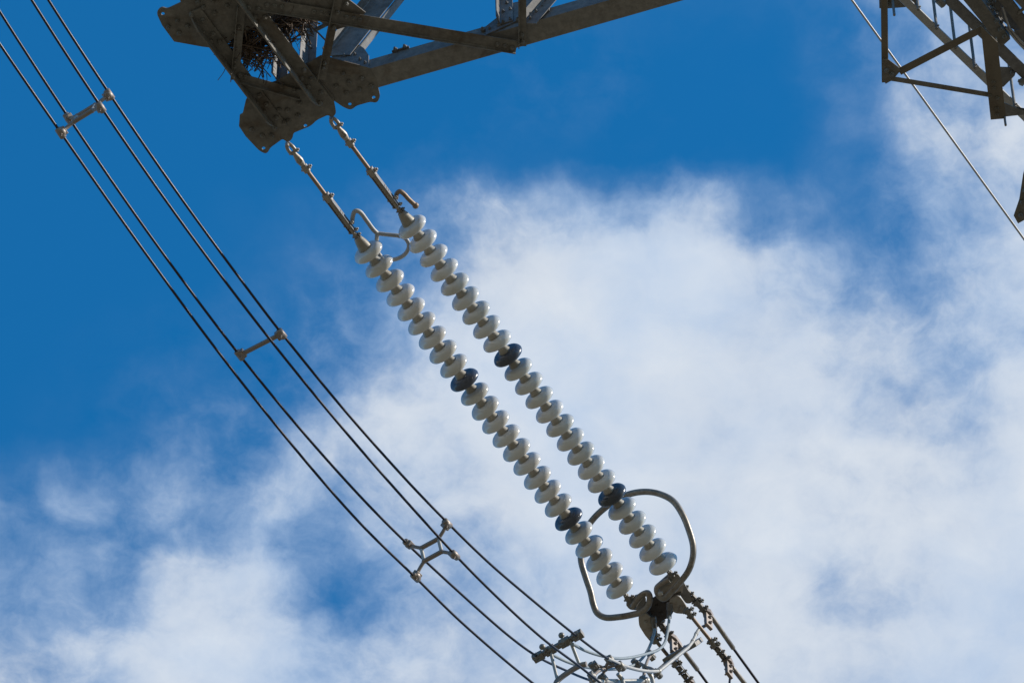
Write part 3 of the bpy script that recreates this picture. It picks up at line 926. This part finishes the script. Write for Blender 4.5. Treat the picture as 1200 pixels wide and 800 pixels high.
# pale bonding cables from the yoke back to the jumper
def bond(px, off, label):
    m = MB(); m.tube(spline([on_p(x, y, o) for (x, y), o in zip(px, off)], 8), .0155, 12)
    return tag(m.build('bonding_cable', CABLE), label, 'cable', 'pale cables curving from the yoke')
n_ = 11
bond([(671, 754), (685, 761.5), (705, 768), (724, 771), (740, 769.8), (760, 765), (772, 760.5), (779, 752.5), (782, 741), (783.5, 731), (784.5, 722)], [.16 - .012 * i for i in range(11)],
     'pale cable hanging from the right hand terminal under the shield ring')
bond([(646, 766), (660, 773), (675, 778.5), (700, 783), (727, 783), (745, 777.5), (757, 765), (764, 750), (767.5, 737)], [-.10] * 9,
     'pale cable hanging from the left hand terminal, behind the other bonding cable')

# ------------------------------------------------------------------ spacers
def clamp_blob(m, p, along, out):
    """rounded clamp gripping a wire"""
    d, a, b = frame(along, out)
    m.tube([p - d * .055, p - d * .048, p + d * .048, p + d * .055], .036, 12, radii=[.022, .033, .033, .022])
    m.box(p - a * .03, d, a, b, .040, .026, .026)
    m.ball(p - a * .012, .042, 14, d, 1.15)
    m.bolt(p - ZZ * .036 - a * .01, -ZZ + d * .2, .017, .012)

def quad_spacer(cor, along, label, name='jumper_spacer'):
    """cor: A upper left, B upper right, C lower right, D lower left"""
    A, B, C, D = cor
    c = (A + B + C + D) / 4
    x = ((B + C) - (A + D)) / 4; y = ((A + B) - (C + D)) / 4
    root = empty(name, c, label, 'spacer', 'spacers along the jumper cables')
    nodes = {}
    for n0, sx, sy in (('A', -1, 1), ('B', 1, 1), ('C', 1, -1), ('D', -1, -1)):
        nodes[n0] = c + x * (sx * .44) + y * (sy * .40)
    for a, b in (('A', 'B'), ('D', 'C')):
        m = MB(); m.tube([nodes[a], nodes[b]], .023, 12); m.build('frame_bar', SPAC, root)
    for a, b in (('A', 'D'), ('B', 'C')):
        m = MB(); m.tube([nodes[a], nodes[b]], .018, 12); m.build('frame_bar', WIREL, root)
    for n0, P in zip('ABCD', (A, B, C, D)):
        q = nodes[n0]
        out = (P - c)
        m = MB()
        bend = q.lerp(P, .5) + (x if n0 in 'BC' else -x) * .04
        m.tube(spline([q, bend, P.lerp(c, .06)], 6), .018, 12, radii=None)
        m.ball(q, .026, 12)
        m.build('arm', SPAC, root)
        m = MB(); clamp_blob(m, P, along, out); m.build('clamp', SPAC, root)
    return root

px1 = ((80, 139), (128, 111), (118, 126), (71, 156)); px3 = ((478, 637), (524, 613), (533, 650), (487, 676))
def corners(px): return [on_p(*p, o) for p, o in zip(px, (-S, S, S, -S))]
c1_ = corners(px1); c3_ = corners(px3)
quad_spacer(c1_, (on_p(165, 258.5, -S) - on_p(0, 14, -S)), 'four-clamp spacer seen flat, highest up the jumper cables at top left')
quad_spacer(c3_, (on_p(545, 700, -S) - on_p(420, 579, -S)), 'four-clamp spacer with an open square frame, halfway down the jumper cables')
A, B = on_p(281, 416, -S), on_p(330, 391, S)
root = empty('jumper_spacer', (A + B) / 2, 'plain two-clamp spacer bar between the two square ones', 'spacer', 'spacers along the jumper cables')
m = MB(); m.tube([A, B], .023, 12); m.build('bar', SPAC, root)
al = on_p(345, 496, -S) - on_p(240, 364, -S)
for P, o_ in ((A, A - B), (B, B - A)):
    m = MB(); clamp_blob(m, P, al, o_); m.build('clamp', SPAC, root)

# end frame with ball ends, where the jumper turns up to the yoke
A, B = on_p(631, 769, -S), on_p(677, 744, S)
root = empty('jumper_spacer', (A + B) / 2, 'dark spacer bar with two ball-ended stubs and lit struts, at the bottom edge', 'spacer', 'spacers along the jumper cables')
al = on_p(663, 784, -S) - on_p(598, 745, -S)
d, a, b = frame(B - A)
m = MB(); m.box((A + B) / 2, d, a, b, (B - A).length / 2, .022, .028); m.build('bar', FITD, root)
for t in (0, .30, .68, 1):
    P = A.lerp(B, t)
    m = MB(); clamp_blob(m, P, al, B - A); m.box(P, d, a, b, .055, .034, .040); m.build('clamp', FITD, root)
for t, (bx, by) in ((.26, (635.5, 757.5)), (.66, (658, 744))):
    P = A.lerp(B, t); Q = on(bx, by, P, PP)
    m = MB(); m.tube([P, Q], .018, 10); m.ball(Q, .032, 14); m.build('ball_stub', FITD, root)
Lo = []
for t, (bx, by) in ((.30, (653.5, 797)), (.80, (679.5, 779.5))):
    P = A.lerp(B, t); Q = on(bx, by, P, PP)
    Lo.append(Q)
    m = MB(); m.tube([P, Q], .017, 10); m.build('strut', WIREL, root)
m = MB(); m.tube(spline([Lo[0] + (Lo[0] - Lo[1]) * .12 - ZZ * .08, Lo[0], Lo[1], Lo[1] + (Lo[1] - Lo[0]) * .3 - ZZ * .05], 6), .028, 12); m.build('bar', SPAC, root)

def cross_spacer(center, arms, off, label, down):
    f = lambda x, y, o=off: on_p(x, y, o)
    c = f(*center)
    root = empty('jumper_spacer', c, label, 'spacer', 'spacers along the jumper cables')
    m = MB(); m.ball(c, .034, 12); m.build('hub', FITD, root)
    for (x, y), o in arms:
        P = f(x, y, o)
        m = MB(); m.tube(spline([c, c.lerp(P, .5) + ZZ * .03, P], 6), .017, 10); m.build('arm', SPAC, root)
        m = MB(); clamp_blob(m, P, L0 - ZZ * .0 + PP * .0, P - c); m.build('clamp', FITD, root)
    for (x0, y0), (x1, y1) in down:
        m = MB(); m.tube(spline([f(x0, y0), f((x0 + x1) / 2 + 1.5, (y0 + y1) / 2 - 1), f(x1, y1)], 5), .022, 10); m.build('strut', WIREL, root)
    return root
cross_spacer((709, 783), [((695, 781), -.02), ((716, 773), .20), ((728, 780), .22), ((706, 796), 0), ((694, 793), .1)], .06,
             'four-armed dark spacer gripping the cables between the ball-ended bar and the yoke', [((724, 789), (731, 804))])
cross_spacer((756, 781), [((763, 767), .0), ((745, 777), -.1), ((771, 789), .2), ((754, 798), 0)], .02,
             'four-armed spacer directly under the yoke holding the pale cables', [((758, 784), (766, 804))])
# lowest bar seen at the frame's edge
P, Q = on_p(704, 798, 0), on_p(757, 797.5, 0)
m = MB(); m.tube([P - (Q - P) * .2, Q], .026, 12)
m.ball(Q, .045, 10)
tag(m.build('bundle_rod', WIREL), 'pale level rod along the bottom edge below the spacers', 'rod')

# ------------------------------------------------------------------ single wire at the top right
zw = 61.5
a, b = at_z(998, 0, zw), at_z(1199.5, 279.5, zw)
d = (b - a).normalized()
pts = [a + d * s - ZZ * 0.0006 * (s - 1.4) * (3 - s) for s in (-30, -12, -5, -2, 0, .8, 1.6, 2.4, 3.2, 6, 12, 30, 70, 120)]
m = MB(); m.tube(pts, .0125, 10)
tag(m.build('overhead_wire', EARTHW), 'single bright wire slanting behind the hanging frame at top right', 'wire')
